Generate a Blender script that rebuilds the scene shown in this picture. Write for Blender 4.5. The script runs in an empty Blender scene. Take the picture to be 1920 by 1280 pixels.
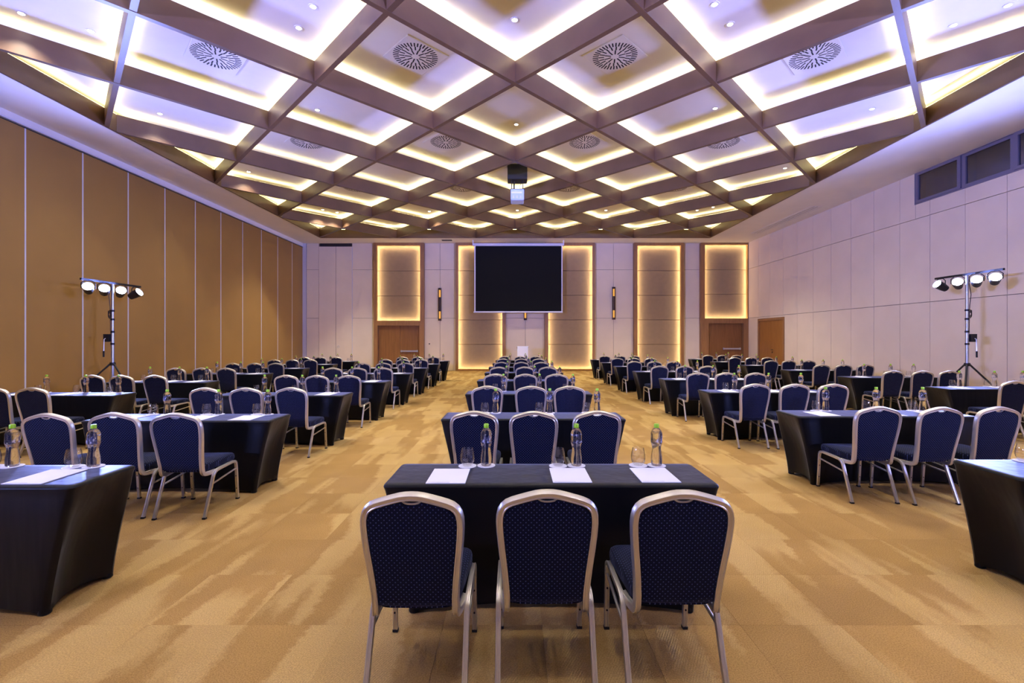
import bpy, math, random
from mathutils import Vector, Matrix

random.seed(7)
sc = bpy.context.scene
COL = sc.collection

# ------------------------------------------------------------------ camera, world, exposure
F, CX, HY = 872.0, 966.0, 635.0          # focal length in pixels, vanishing point of the room axis
EYE = 1.59
cam_d = bpy.data.cameras.new('camera')
cam_d.sensor_width = 36.0
cam_d.lens = F / 1920 * 36.0
cam_d.shift_x = -(CX - 960) / 1920
cam_d.shift_y = -(640 - HY) / 1920
cam_d.clip_start, cam_d.clip_end = 0.05, 200
cam = bpy.data.objects.new('camera', cam_d)
COL.objects.link(cam)
cam.location = (0, 0, EYE)
cam.rotation_euler = (math.pi / 2, 0, 0)
sc.camera = cam

world = bpy.data.worlds.new('world')
sc.world = world
world.use_nodes = True
world.node_tree.nodes['Background'].inputs[0].default_value = (0.02, 0.02, 0.03, 1)
world.node_tree.nodes['Background'].inputs[1].default_value = 1.0

vs = sc.view_settings
vs.view_transform = 'Standard'
vs.look = 'None'
vs.exposure = 0.18
vs.gamma = 1.0
vs.use_curve_mapping = False
cy = sc.cycles
cy.use_denoising = True
cy.use_adaptive_sampling = True
cy.adaptive_threshold = 0.08
cy.adaptive_min_samples = 20
cy.max_bounces = 7
cy.diffuse_bounces = 3
cy.glossy_bounces = 3
cy.transmission_bounces = 6
cy.transparent_max_bounces = 16
cy.caustics_reflective = False
cy.caustics_refractive = False
cy.sample_clamp_indirect = 6.0
cy.blur_glossy = 1.0
cy.use_light_tree = True

# light levels
DOWN_W = 235.0            # each recessed downlight
LED_COVE = 25.0           # strips on top of the coffer beams
LED_NICHE = 75.0          # strips round the padded niches
PAR_W = 720.0             # each can on the light stands in view
PAR_REAR_W = 5200.0       # each can of the pair behind the viewpoint
WARM = (1.0, 0.95, 0.80)
COVE = (1.0, 0.86, 0.42)
PARC = (0.24, 0.32, 1.0)
PARC_REAR = (0.27, 0.31, 1.0)

# room
HC = 4.76                 # soffit above the eye
ZC = EYE + HC
XL, XR, YB, YN = -10.6, 11.55, 23.2, -5.2

# ------------------------------------------------------------------ node material helpers
def new_mat(name):
    m = bpy.data.materials.new(name)
    m.use_nodes = True
    nt = m.node_tree
    return m, nt, nt.nodes['Principled BSDF']

def nd(nt, kind, **kw):
    n = nt.nodes.new(kind)
    for k, v in kw.items():
        if k.startswith('i_'):
            key = k[2:]
            key = int(key) if key.isdigit() else key
            n.inputs[key].default_value = v
        else:
            setattr(n, k, v)
    return n

def rgb(r, g, b):
    f = lambda c: (c / 255 / 12.92) if c / 255 <= 0.04045 else ((c / 255 + 0.055) / 1.055) ** 2.4
    return (f(r), f(g), f(b), 1)

def ramp(nt, fac, stops):
    r = nt.nodes.new('ShaderNodeValToRGB')
    e = r.color_ramp.elements
    while len(e) < len(stops):
        e.new(0.5)
    for el, (p, c) in zip(e, stops):
        el.position, el.color = p, c
    nt.links.new(fac, r.inputs[0])
    return r.outputs[0]

def plain(name, col, rough=0.6, metal=0.0, spec=0.5, noise=0.0, nscale=8.0, bump=0.0, bscale=300.0, sheen=0.0):
    m, nt, p = new_mat(name)
    p.inputs['Base Color'].default_value = col
    p.inputs['Roughness'].default_value = rough
    p.inputs['Metallic'].default_value = metal
    p.inputs['Specular IOR Level'].default_value = spec
    if sheen:
        p.inputs['Sheen Weight'].default_value = sheen
        p.inputs['Sheen Roughness'].default_value = 0.5
    geo = nd(nt, 'ShaderNodeNewGeometry')
    if noise:
        n = nd(nt, 'ShaderNodeTexNoise', i_Scale=nscale, i_Detail=4.0)
        nt.links.new(geo.outputs['Position'], n.inputs['Vector'])
        lo = tuple(c * (1 - noise) for c in col[:3]) + (1,)
        hi = tuple(min(1, c * (1 + noise)) for c in col[:3]) + (1,)
        nt.links.new(ramp(nt, n.outputs['Fac'], [(0.3, lo), (0.7, hi)]), p.inputs['Base Color'])
    if bump:
        n = nd(nt, 'ShaderNodeTexNoise', i_Scale=bscale, i_Detail=3.0)
        nt.links.new(geo.outputs['Position'], n.inputs['Vector'])
        b = nd(nt, 'ShaderNodeBump', i_Strength=bump, i_Distance=0.002)
        nt.links.new(n.outputs['Fac'], b.inputs['Height'])
        nt.links.new(b.outputs[0], p.inputs['Normal'])
    return m

def emit(name, col, strength, sampling='FRONT'):
    m = bpy.data.materials.new(name)
    m.use_nodes = True
    m.cycles.emission_sampling = sampling
    nt = m.node_tree
    nt.nodes.clear()
    e = nd(nt, 'ShaderNodeEmission', i_Strength=strength)
    e.inputs[0].default_value = tuple(col[:3]) + (1,)
    o = nd(nt, 'ShaderNodeOutputMaterial')
    nt.links.new(e.outputs[0], o.inputs[0])
    return m

def wood(name, c1, c2, rough=0.4, axis='Z', scale=1.0):
    m, nt, p = new_mat(name)
    tc = nd(nt, 'ShaderNodeTexCoord')
    mp = nd(nt, 'ShaderNodeMapping')
    s = [14 * scale] * 3
    s['XYZ'.index(axis)] = 0.9 * scale
    mp.inputs['Scale'].default_value = s
    nt.links.new(tc.outputs['Object'], mp.inputs[0])
    n = nd(nt, 'ShaderNodeTexNoise', i_Scale=2.0, i_Detail=6.0, i_Roughness=0.6)
    nt.links.new(mp.outputs[0], n.inputs['Vector'])
    nt.links.new(ramp(nt, n.outputs['Fac'], [(0.3, c1), (0.72, c2)]), p.inputs['Base Color'])
    p.inputs['Roughness'].default_value = rough
    return m

def carpet_mat():
    m, nt, p = new_mat('carpet')
    L = nt.links.new
    geo = nd(nt, 'ShaderNodeNewGeometry')
    def vm(op, a, b):
        n = nd(nt, 'ShaderNodeVectorMath', operation=op)
        L(a, n.inputs[0])
        if isinstance(b, tuple):
            n.inputs[1].default_value = b
        else:
            L(b, n.inputs[1])
        return n.outputs[0]
    off = vm('SUBTRACT', geo.outputs['Position'], (TX0, TY0, 0))
    cell = vm('FLOOR', vm('DIVIDE', off, (TILE, TILE, 1)), (0, 0, 0))
    cell = vm('MULTIPLY', cell, (1, 1, 0))
    wn = nd(nt, 'ShaderNodeTexWhiteNoise', noise_dimensions='2D')
    L(cell, wn.inputs['Vector'])
    shift = vm('MULTIPLY', wn.outputs['Color'], (0.16, 0.5, 1.2))
    base = vm('MULTIPLY', geo.outputs['Position'], (1, 1, 0))
    pos = vm('ADD', base, shift)
    jg = nd(nt, 'ShaderNodeTexNoise', i_Scale=20.0, i_Detail=3.0, i_Roughness=0.65)
    L(base, jg.inputs['Vector'])
    pos2 = vm('ADD', pos, vm('MULTIPLY', vm('SUBTRACT', jg.outputs['Color'], (0.5, 0.5, 0.5)), (0.11, 0.05, 0)))
    st = vm('MULTIPLY', pos2, (3.3, 0.6, 0.35))
    n1 = nd(nt, 'ShaderNodeTexNoise', i_Scale=1.0, i_Detail=2.0, i_Roughness=0.5, i_Distortion=0.0)
    L(st, n1.inputs['Vector'])
    mask = ramp(nt, n1.outputs['Fac'], [(0.475, (0, 0, 0, 1)), (0.545, (1, 1, 1, 1))])
    # slow tonal drift of the yarn
    n2 = nd(nt, 'ShaderNodeTexNoise', i_Scale=1.3, i_Detail=3.0)
    L(pos, n2.inputs['Vector'])
    dark = ramp(nt, n2.outputs['Fac'], [(0.35, rgb(158, 124, 72)), (0.65, rgb(174, 138, 81))])
    light = ramp(nt, n2.outputs['Fac'], [(0.35, rgb(182, 149, 91)), (0.65, rgb(195, 163, 104))])
    mx = nd(nt, 'ShaderNodeMix', data_type='RGBA')
    L(mask, mx.inputs[0]); L(dark, mx.inputs[6]); L(light, mx.inputs[7])
    # tile to tile tone
    tone = nd(nt, 'ShaderNodeMapRange', i_3=0.93, i_4=1.05)
    L(wn.outputs['Value'], tone.inputs[0])
    # pile grain
    g = nd(nt, 'ShaderNodeTexNoise', i_Scale=150.0, i_Detail=3.0)
    L(base, g.inputs['Vector'])
    gr = nd(nt, 'ShaderNodeMapRange', i_1=0.3, i_2=0.7, i_3=0.74, i_4=1.26)
    L(g.outputs['Fac'], gr.inputs[0])
    mu = nd(nt, 'ShaderNodeMath', operation='MULTIPLY')
    L(tone.outputs[0], mu.inputs[0]); L(gr.outputs[0], mu.inputs[1])
    sv = nd(nt, 'ShaderNodeVectorMath', operation='SCALE')
    L(mx.outputs[2], sv.inputs[0]); L(mu.outputs[0], sv.inputs['Scale'])
    L(sv.outputs[0], p.inputs['Base Color'])
    p.inputs['Roughness'].default_value = 0.95
    p.inputs['Specular IOR Level'].default_value = 0.1
    # ribbed pile on the light yarn
    w = nd(nt, 'ShaderNodeTexWave', i_Scale=26.0, i_Distortion=1.5)
    rot = nd(nt, 'ShaderNodeVectorRotate', i_Angle=0.5)
    L(base, rot.inputs[0]); L(rot.outputs[0], w.inputs['Vector'])
    wm = nd(nt, 'ShaderNodeMath', operation='MULTIPLY')
    L(w.outputs['Fac'], wm.inputs[0]); L(mask, wm.inputs[1])
    ad = nd(nt, 'ShaderNodeMath', operation='ADD')
    L(wm.outputs[0], ad.inputs[0]); L(g.outputs['Fac'], ad.inputs[1])
    b = nd(nt, 'ShaderNodeBump', i_Strength=0.35, i_Distance=0.004)
    L(ad.outputs[0], b.inputs['Height']); L(b.outputs[0], p.inputs['Normal'])
    return m

def dot_fabric(name, planez):
    """navy jacquard with a lattice of small pale-blue dots; planez: pattern in x,z (back) else x,y (seat)"""
    m, nt, p = new_mat(name)
    L = nt.links.new
    tc = nd(nt, 'ShaderNodeTexCoord')
    sep = nd(nt, 'ShaderNodeSeparateXYZ')
    L(tc.outputs['Object'], sep.inputs[0])
    k = math.pi / 0.0115
    def wave(sock):
        a = nd(nt, 'ShaderNodeMath', operation='MULTIPLY', i_1=k); L(sock, a.inputs[0])
        c = nd(nt, 'ShaderNodeMath', operation='COSINE'); L(a.outputs[0], c.inputs[0])
        return c.outputs[0]
    mu = nd(nt, 'ShaderNodeMath', operation='MULTIPLY')
    L(wave(sep.outputs[0]), mu.inputs[0]); L(wave(sep.outputs[2 if planez else 1]), mu.inputs[1])
    ab = nd(nt, 'ShaderNodeMath', operation='MULTIPLY', i_1=1.0)
    L(mu.outputs[0], ab.inputs[0])
    col = ramp(nt, ab.outputs[0], [(0.0, rgb(4, 6, 22)), (0.45, rgb(6, 8, 30)), (0.75, rgb(17, 22, 55)), (0.97, rgb(86, 94, 126))])
    L(col, p.inputs['Base Color'])
    b = nd(nt, 'ShaderNodeBump', i_Strength=0.3, i_Distance=0.001)
    L(mu.outputs[0], b.inputs['Height']); L(b.outputs[0], p.inputs['Normal'])
    p.inputs['Roughness'].default_value = 0.75
    p.inputs['Specular IOR Level'].default_value = 0.12
    p.inputs['Sheen Weight'].default_value = 0.10
    p.inputs['Sheen Tint'].default_value = (0.55, 0.65, 1.0, 1)
    return m

def thin_glass(name, tint=(0.97, 0.98, 1.0, 1), refl=1.0, rough=0.02, base=0.05):
    m = bpy.data.materials.new(name)
    m.use_nodes = True
    nt = m.node_tree
    nt.nodes.clear()
    t = nd(nt, 'ShaderNodeBsdfTransparent'); t.inputs[0].default_value = tint
    g = nd(nt, 'ShaderNodeBsdfGlossy', i_Roughness=rough)
    f = nd(nt, 'ShaderNodeLayerWeight', i_Blend=0.5)
    pw_ = nd(nt, 'ShaderNodeMath', operation='POWER', i_1=3.0)
    mm = nd(nt, 'ShaderNodeMapRange', i_3=base, i_4=min(1.0, refl))
    nt.links.new(f.outputs['Facing'], pw_.inputs[0]); nt.links.new(pw_.outputs[0], mm.inputs[0])
    mx = nd(nt, 'ShaderNodeMixShader')
    o = nd(nt, 'ShaderNodeOutputMaterial')
    nt.links.new(mm.outputs[0], mx.inputs[0])
    nt.links.new(t.outputs[0], mx.inputs[1]); nt.links.new(g.outputs[0], mx.inputs[2])
    nt.links.new(mx.outputs[0], o.inputs[0])
    return m

def cloth_mat():
    m, nt, p = new_mat('black_stretch_cloth')
    L = nt.links.new
    p.inputs['Base Color'].default_value = rgb(6, 7, 9)
    p.inputs['Roughness'].default_value = 0.42
    p.inputs['Specular IOR Level'].default_value = 0.2
    p.inputs['Sheen Weight'].default_value = 0.2
    p.inputs['Sheen Tint'].default_value = (0.9, 0.95, 1.0, 1)
    p.inputs['Sheen Roughness'].default_value = 0.35
    tc = nd(nt, 'ShaderNodeTexCoord')
    mp = nd(nt, 'ShaderNodeMapping'); mp.inputs['Scale'].default_value = (9, 9, 1.3)
    L(tc.outputs['Object'], mp.inputs[0])
    n = nd(nt, 'ShaderNodeTexNoise', i_Scale=1.0, i_Detail=2.0)
    L(mp.outputs[0], n.inputs['Vector'])
    b = nd(nt, 'ShaderNodeBump', i_Strength=0.25, i_Distance=0.02)
    L(n.outputs['Fac'], b.inputs['Height']); L(b.outputs[0], p.inputs['Normal'])
    return m

def label_mat():
    m = bpy.data.materials.new('bottle_label')
    m.use_nodes = True
    nt = m.node_tree
    p = nt.nodes['Principled BSDF']
    L = nt.links.new
    o = nt.nodes['Material Output']
    tc = nd(nt, 'ShaderNodeTexCoord')
    mp = nd(nt, 'ShaderNodeMapping'); mp.inputs['Scale'].default_value = (90, 90, 45)
    L(tc.outputs['Object'], mp.inputs[0])
    v = nd(nt, 'ShaderNodeTexVoronoi', i_Scale=1.0)
    L(mp.outputs[0], v.inputs['Vector'])
    L(ramp(nt, v.outputs['Distance'], [(0.35, rgb(240, 242, 246)), (0.6, rgb(90, 100, 140))]), p.inputs['Base Color'])
    p.inputs['Roughness'].default_value = 0.3
    t = nd(nt, 'ShaderNodeBsdfTransparent')
    n = nd(nt, 'ShaderNodeTexNoise', i_Scale=22.0, i_Detail=1.0)
    L(tc.outputs['Object'], n.inputs['Vector'])
    mx = nd(nt, 'ShaderNodeMixShader')
    L(ramp(nt, n.outputs['Fac'], [(0.50, (0, 0, 0, 1)), (0.58, (0.5, 0.5, 0.5, 1))]), mx.inputs[0])
    L(t.outputs[0], mx.inputs[1]); L(p.outputs[0], mx.inputs[2])
    L(mx.outputs[0], o.inputs[0])
    return m

TILE, TX0, TY0 = 0.55, -0.40, 2.585
M = {}
M['carpet'] = carpet_mat()
M['underlay'] = plain('floor_underlay', rgb(140, 110, 70), 0.95)
M['paint'] = plain('white_paint', rgb(226, 222, 218), 0.75, noise=0.02, nscale=2)
M['beam'] = plain('walnut_veneer', rgb(92, 66, 46), 0.42, noise=0.12, nscale=2.2)
M['coffer'] = plain('coffer_paint', rgb(228, 222, 214), 0.7, noise=0.02, nscale=3)
M['led'] = emit('cove_light', COVE, LED_COVE)
M['led_niche'] = emit('niche_light', (1.0, 0.88, 0.50), LED_NICHE)
M['panel'] = plain('wall_panel_cloth', rgb(224, 207, 180), 0.85, noise=0.03, nscale=1.5, bump=0.1, bscale=400)
M['joint'] = plain('panel_joint', rgb(120, 100, 86), 0.9)
M['gold'] = plain('partition_vinyl', rgb(150, 114, 58), 0.55, noise=0.04, nscale=1.2, bump=0.12, bscale=350)
M['alu'] = plain('anodised_aluminium', rgb(215, 215, 222), 0.35, metal=0.3)
M['track'] = plain('dark_track', rgb(30, 28, 34), 0.6)
M['oak'] = wood('oak_frame', rgb(138, 96, 54), rgb(164, 118, 70), 0.45, 'Z', 0.8)
M['door'] = wood('door_veneer', rgb(122, 80, 40), rgb(146, 98, 52), 0.42, 'Z', 0.8)
M['door2'] = wood('side_door_veneer', rgb(140, 92, 38), rgb(162, 110, 50), 0.42, 'Z', 0.8)
M['cushion'] = plain('padded_cloth', rgb(132, 108, 84), 0.8, noise=0.05, nscale=5, sheen=0.2)
M['nicheback'] = plain('niche_back', rgb(120, 92, 62), 0.8)
M['cloth'] = cloth_mat()
M['fab_back'] = dot_fabric('navy_dot_back', True)
M['fab_seat'] = dot_fabric('navy_dot_seat', False)
M['frame'] = plain('satin_silver', rgb(205, 199, 182), 0.34, metal=0.8)
M['rubber'] = plain('black_rubber', rgb(18, 18, 19), 0.7)
M['white'] = plain('white_card', rgb(238, 236, 232), 0.8)
M['paper'] = plain('paper', rgb(240, 238, 234), 0.85)
M['ink'] = plain('grey_ink', rgb(110, 110, 112), 0.8)
M['green'] = plain('lime_plastic', rgb(150, 205, 20), 0.35)
M['glass'] = thin_glass('clear_glass', (0.985, 0.985, 0.985, 1), 0.85)
M['label'] = label_mat()
_m, _nt, _p = new_mat('water_bottle_plastic')
_p.inputs['Base Color'].default_value = (0.97, 0.98, 1, 1)
_p.inputs['Roughness'].default_value = 0.03
_p.inputs['IOR'].default_value = 1.34
_p.inputs['Transmission Weight'].default_value = 1.0
_t = nd(_nt, 'ShaderNodeBsdfTransparent')
_x = nd(_nt, 'ShaderNodeMixShader', i_0=0.2)
_nt.links.new(_p.outputs[0], _x.inputs[1]); _nt.links.new(_t.outputs[0], _x.inputs[2])
_nt.links.new(_x.outputs[0], _nt.nodes['Material Output'].inputs[0])
M['bottle'] = _m
M['black'] = plain('black_metal', rgb(24, 24, 28), 0.45, metal=0.2)
M['chrome'] = plain('galvanised_tube', rgb(190, 192, 200), 0.3, metal=0.9)
M['lens'] = emit('lit_lens', (0.70, 0.74, 1.0), 60.0, 'NONE')
M['screen'] = plain('black_screen', rgb(28, 28, 28), 0.9, spec=0.05)
M['screenwhite'] = plain('screen_border', rgb(225, 225, 230), 0.7)
M['case'] = plain('screen_case', rgb(215, 215, 225), 0.4)
M['proj'] = plain('projector_case', rgb(190, 205, 225), 0.4)
M['bronze'] = plain('bronze', rgb(70, 48, 32), 0.4, metal=0.5)
M['amber'] = emit('amber_glow', (1.0, 0.46, 0.10), 0.9, 'NONE')
M['down'] = emit('downlight_lens', (1.0, 0.9, 0.75), 40.0, 'NONE')
M['winframe'] = plain('window_frame', rgb(120, 116, 132), 0.45, metal=0.2)
M['pane'] = thin_glass('dark_pane', (0.5, 0.54, 0.68, 1), 1.0, 0.04, 0.16)
M['dark'] = plain('control_room', rgb(110, 115, 150), 0.9)
M['steel'] = plain('brushed_steel', rgb(205, 205, 208), 0.3, metal=0.6)

# ------------------------------------------------------------------ mesh helpers
class MB:
    def __init__(s):
        s.v, s.f = [], []
    def add(s, vs_, fs):
        o = len(s.v)
        s.v += [tuple(v) for v in vs_]
        s.f += [tuple(i + o for i in f) for f in fs]
        return s
    def box(s, x0, x1, y0, y1, z0, z1):
        v = [(x0, y0, z0), (x1, y0, z0), (x1, y1, z0), (x0, y1, z0), (x0, y0, z1), (x1, y0, z1), (x1, y1, z1), (x0, y1, z1)]
        return s.add(v, [(3, 2, 1, 0), (4, 5, 6, 7), (0, 1, 5, 4), (1, 2, 6, 5), (2, 3, 7, 6), (3, 0, 4, 7)])
    def loft(s, rings, closed=True, cap0=True, cap1=True):
        n = len(rings[0])
        vv = [p for r in rings for p in r]
        ff = []
        for a in range(len(rings) - 1):
            for b in range(n if closed else n - 1):
                c = (b + 1) % n
                ff.append((a * n + b, a * n + c, (a + 1) * n + c, (a + 1) * n + b))
        if cap0: ff.append(tuple(reversed(range(n))))
        if cap1: ff.append(tuple((len(rings) - 1) * n + i for i in range(n)))
        return s.add(vv, ff)
    def lathe(s, prof, n=20, c=(0, 0, 0)):
        rings = [[(c[0] + r * math.cos(2 * math.pi * k / n), c[1] + r * math.sin(2 * math.pi * k / n), c[2] + z) for k in range(n)] for r, z in prof]
        return s.loft(rings)
    def sweep(s, path, prof, n0, close=False):
        """profile (n,d) swept along path with a rotation-minimising frame starting from normal n0"""
        P = [Vector(p) for p in path]
        T = []
        for i in range(len(P)):
            a = P[max(0, i - 1)]; b = P[min(len(P) - 1, i + 1)]
            T.append((b - a).normalized())
        N = Vector(n0); N = (N - T[0] * N.dot(T[0])).normalized()
        rings = []
        for i in range(len(P)):
            if i:
                q = T[i - 1].rotation_difference(T[i])
                N = q @ N
                N = (N - T[i] * N.dot(T[i])).normalized()
            B = T[i].cross(N)
            rings.append([tuple(P[i] + N * a + B * b) for a, b in prof])
        return s.loft(rings)
    def tube(s, path, r, n=8):
        prof = [(r * math.cos(2 * math.pi * k / n), r * math.sin(2 * math.pi * k / n)) for k in range(n)]
        d = Vector(path[1]) - Vector(path[0])
        n0 = (1, 0, 0) if abs(d.normalized().x) < 0.9 else (0, 1, 0)
        return s.sweep(path, prof, n0)
    def ring(s, x0, x1, z0, z1, t, y0, y1):
        """rectangular picture-frame ring in the x,z plane; t = (left, right, bottom, top)"""
        o = [(x0, z0), (x1, z0), (x1, z1), (x0, z1)]
        i = [(x0 + t[0], z0 + t[2]), (x1 - t[1], z0 + t[2]), (x1 - t[1], z1 - t[3]), (x0 + t[0], z1 - t[3])]
        vv = [(x, y0, z) for x, z in o] + [(x, y0, z) for x, z in i] + [(x, y1, z) for x, z in o] + [(x, y1, z) for x, z in i]
        ff = []
        for k in range(4):
            j = (k + 1) % 4
            ff += [(k, j, 4 + j, 4 + k), (8 + j, 8 + k, 12 + k, 12 + j), (j, k, 8 + k, 8 + j), (4 + k, 4 + j, 12 + j, 12 + k)]
        return s.add(vv, ff)
    def mesh(s, name, mat, smooth=False):
        me = bpy.data.meshes.new(name)
        me.from_pydata(s.v, [], s.f)
        me.validate()
        if mat is not None:
            me.materials.append(M[mat] if isinstance(mat, str) else mat)
        if smooth:
            me.shade_smooth()
            me.set_sharp_from_angle(angle=math.radians(38))
        me.update()
        return me

def fix_normals(me):
    import bmesh
    bm = bmesh.new(); bm.from_mesh(me)
    bmesh.ops.recalc_face_normals(bm, faces=bm.faces)
    bm.to_mesh(me); bm.free()
    return me

def put(name, me, parent=None, loc=(0, 0, 0), rot=(0, 0, 0), label=None, cat=None, group=None, kind=None):
    o = bpy.data.objects.new(name, me)
    COL.objects.link(o)
    o.location = loc
    o.rotation_euler = rot
    if parent is not None: o.parent = parent
    if label: o['label'] = label
    if cat: o['category'] = cat
    if group: o['group'] = group
    if kind: o['kind'] = kind
    return o

def empty(name, loc=(0, 0, 0), rz=0.0, **kw):
    o = put(name, None, None, loc, (0, 0, rz), **kw)
    o.empty_display_size = 0.1
    return o

def boxmesh(name, mat, *b):
    return MB().box(*b).mesh(name, mat)

def px(X, Y, Z):
    return CX + F * X / Y, HY - F * (Z - EYE) / Y

# ------------------------------------------------------------------ floor with carpet tiles
floor = put('floor', boxmesh('floor', 'underlay', XL - 0.3, XR + 0.3, YN - 0.3, YB + 0.3, -0.2, -0.010),
            label='tan carpet tile floor with pale streaks', cat='floor', kind='structure')
g = 0.0005
tile_me = MB().box(g, TILE - g, g, TILE - g, -0.010, 0.0).mesh('carpet_tile', 'carpet')
cells = []
rest = MB()
for ix in range(math.floor((XL - TX0) / TILE), math.ceil((XR - TX0) / TILE)):
    for iy in range(math.floor((YN - TY0) / TILE), math.ceil((YB - TY0) / TILE)):
        x, y = TX0 + ix * TILE, TY0 + iy * TILE
        vis = False
        if y > 1.6:
            a = px(x, y, 0); b = px(x + TILE, y, 0); c = px(x, y + TILE, 0)
            vis = max(a[0], b[0]) > 0 and min(a[0], b[0]) < 1920 and c[1] < 1280
        cells.append((0 if vis else 1, y, x))
cells.sort()
for k, (v_, y, x) in enumerate(cells):
    if k < 300:
        put('carpet_tile', tile_me, floor, (x, y, 0))
    else:
        rest.box(x + g, x + TILE - g, y + g, y + TILE - g, -0.010, 0.0)
put('carpet_tile_field', rest.mesh('carpet_tile_field', 'carpet'), floor, kind='stuff')

# ------------------------------------------------------------------ walls
def XB(x): return (x - CX) * YB / F
def ZB(y): return EYE + (HY - y) * YB / F
Z1, Z2 = 2.62, 5.04
GAP = 0.007

# back wall: slab, cloth panels
wall_back = put('wall_back', boxmesh('wall_back', 'joint', XL - 0.3, XR + 0.3, YB + 0.05, YB + 0.3, -0.2, 7.2),
                label='far wall of beige cloth panels behind the screen', cat='wall', kind='structure')
def back_panel(x0, x1, bands):
    for z0, z1 in bands:
        put('wall_panel', boxmesh('wall_panel', 'panel', XB(x0) + GAP, XB(x1) - GAP, YB + 0.025, YB + 0.05, z0 + GAP, z1 - GAP), wall_back)
full = [(0.0, Z1), (Z1, Z2), (Z2, ZC + 0.02)]
for a, b in ((574.5, 597.4), (660, 703), (796, 825), (825, 855), (948, 985), (985, 1021), (1114.3, 1150.4), (1150.4, 1187.4), (1280, 1312)):
    back_panel(a, b, full)
put('corner_trim', boxmesh('corner_trim', 'alu', XL, XB(574.5) - 0.01, YB - 0.02, YB + 0.05, 0, ZC), wall_back)
put('thermostat', MB().box(XB(804), XB(806), YB + 0.0, YB + 0.024, 1.31, 1.37).mesh('thermostat', 'black'),
    label='small black thermostat on the far wall beside the double door', cat='thermostat')

# right wall: slab pieces round the control-room window, cloth panels
WZ0, WY0, WY1 = 5.47, 8.20, 13.42
wall_right = put('wall_right', boxmesh('wall_right', 'joint', XR + 0.05, XR + 0.3, YN - 0.3, YB + 0.3, -0.2, WZ0),
                 label='beige cloth panelled wall beside the window strip', cat='wall', kind='structure')
put('wall_slab', boxmesh('wall_slab', 'joint', XR + 0.05, XR + 0.3, WY1, YB + 0.3, WZ0, 7.2), wall_right)
put('wall_slab', boxmesh('wall_slab', 'joint', XR + 0.05, XR + 0.3, YN - 0.3, WY0, WZ0, 7.2), wall_right)
DY0, DY1, DZ = 19.95, 22.1, 2.53
seams = [10.92 + 1.015 * k for k in range(-16, 13)]
seams = [s for s in seams if YN < s < YB]
seams = [YN] + seams + [YB]
pm_cache = {}
def right_panel(y0, y1, z0, z1):
    if y1 - y0 < 0.05: return
    key = (round(y1 - y0, 3), round(z0, 2), round(z1, 2))
    if key not in pm_cache:
        pm_cache[key] = boxmesh('wall_panel', 'panel', 0, 0.05, GAP, y1 - y0 - GAP, z0 + GAP, z1 - GAP)
    put('wall_panel', pm_cache[key], wall_right, (XR, y0, 0))
for a, b in zip(seams, seams[1:]):
    # low band, interrupted by the side door
    if b <= DY0 or a >= DY1:
        right_panel(a, b, 0.0, Z1)
    else:
        if a < DY0: right_panel(a, DY0, 0.0, Z1)
        if b > DY1: right_panel(DY1, b, 0.0, Z1)
        right_panel(max(a, DY0), min(b, DY1), DZ, Z1)
    right_panel(a, b, Z1, Z2)
    if b <= WY0 or a >= WY1:
        right_panel(a, b, Z2, ZC + 0.02)
    else:
        if a < WY0: right_panel(a, WY0, Z2, ZC + 0.02)
        if b > WY1: right_panel(WY1, b, Z2, ZC + 0.02)
        right_panel(max(a, WY0), min(b, WY1), Z2, WZ0)

# left wall: folding partition
wall_left = put('wall_left', boxmesh('wall_left', 'track', XL - 0.3, XL - 0.03, YN - 0.3, YB + 0.3, -0.2, 7.2),
                label='gold folding partition wall with pale metal edges', cat='wall', kind='structure')
PZ = EYE + 4.58
pw = 1.337
part_me = boxmesh('partition_panel', 'gold', -0.03, 0, 0.016, pw - 0.016, 0.02, PZ - 0.03)
strip_me = boxmesh('edge_strip', 'alu', -0.03, 0.006, -0.016, 0.016, 0.02, PZ - 0.03)
for k in range(-12, 10):
    y = 10.06 + pw * k
    if y < YN - 0.5: continue
    if k < 9:
        put('partition_panel', part_me, wall_left, (XL, y, 0))
    else:
        put('partition_panel', boxmesh('partition_panel', 'gold', -0.03, 0, 0.016, YB - y, 0.02, PZ - 0.03), wall_left, (XL, y, 0))
    put('edge_strip', strip_me, wall_left, (XL, y, 0))
put('top_track', boxmesh('top_track', 'alu', XL - 0.03, XL + 0.045, YN, YB, PZ, PZ + 0.035), wall_left)
put('bulkhead', boxmesh('bulkhead', 'paint', XL - 0.03, XL + 0.02, YN, YB, PZ + 0.035, ZC), wall_left)

put('wall_rear', boxmesh('wall_rear', 'panel', XL - 0.3, XR + 0.3, YN - 0.3, YN, -0.2, 7.2),
    label='plain beige cloth wall behind the viewpoint', cat='wall', kind='structure')

# ------------------------------------------------------------------ ceiling: soffit, coffers
BX0, BX1, BY0, BY1 = -9.2, 9.2, -3.3, 21.95
ZT = EYE + 5.15           # top of beams
ZP = EYE + 5.283          # coffer panels
ceiling = put('ceiling', boxmesh('ceiling', 'dark', XL - 0.3, XR + 0.3, YN - 0.3, YB + 0.3, 7.2, 7.4),
              label='white soffit round a diamond grid of glowing timber coffers', cat='ceiling', kind='structure')
for b in ((XL - 0.3, BX0, YN - 0.3, YB + 0.3), (BX1, XR + 0.3, YN - 0.3, YB + 0.3), (BX0, BX1, YN - 0.3, BY0), (BX0, BX1, BY1, YB + 0.3)):
    put('soffit_board', boxmesh('soffit_board', 'paint', *b, ZC, ZC + 0.04), ceiling)

SX, SY, NY0 = 0.391 * HC, 0.000457 * F * HC, HC * F / 478.0
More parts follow.
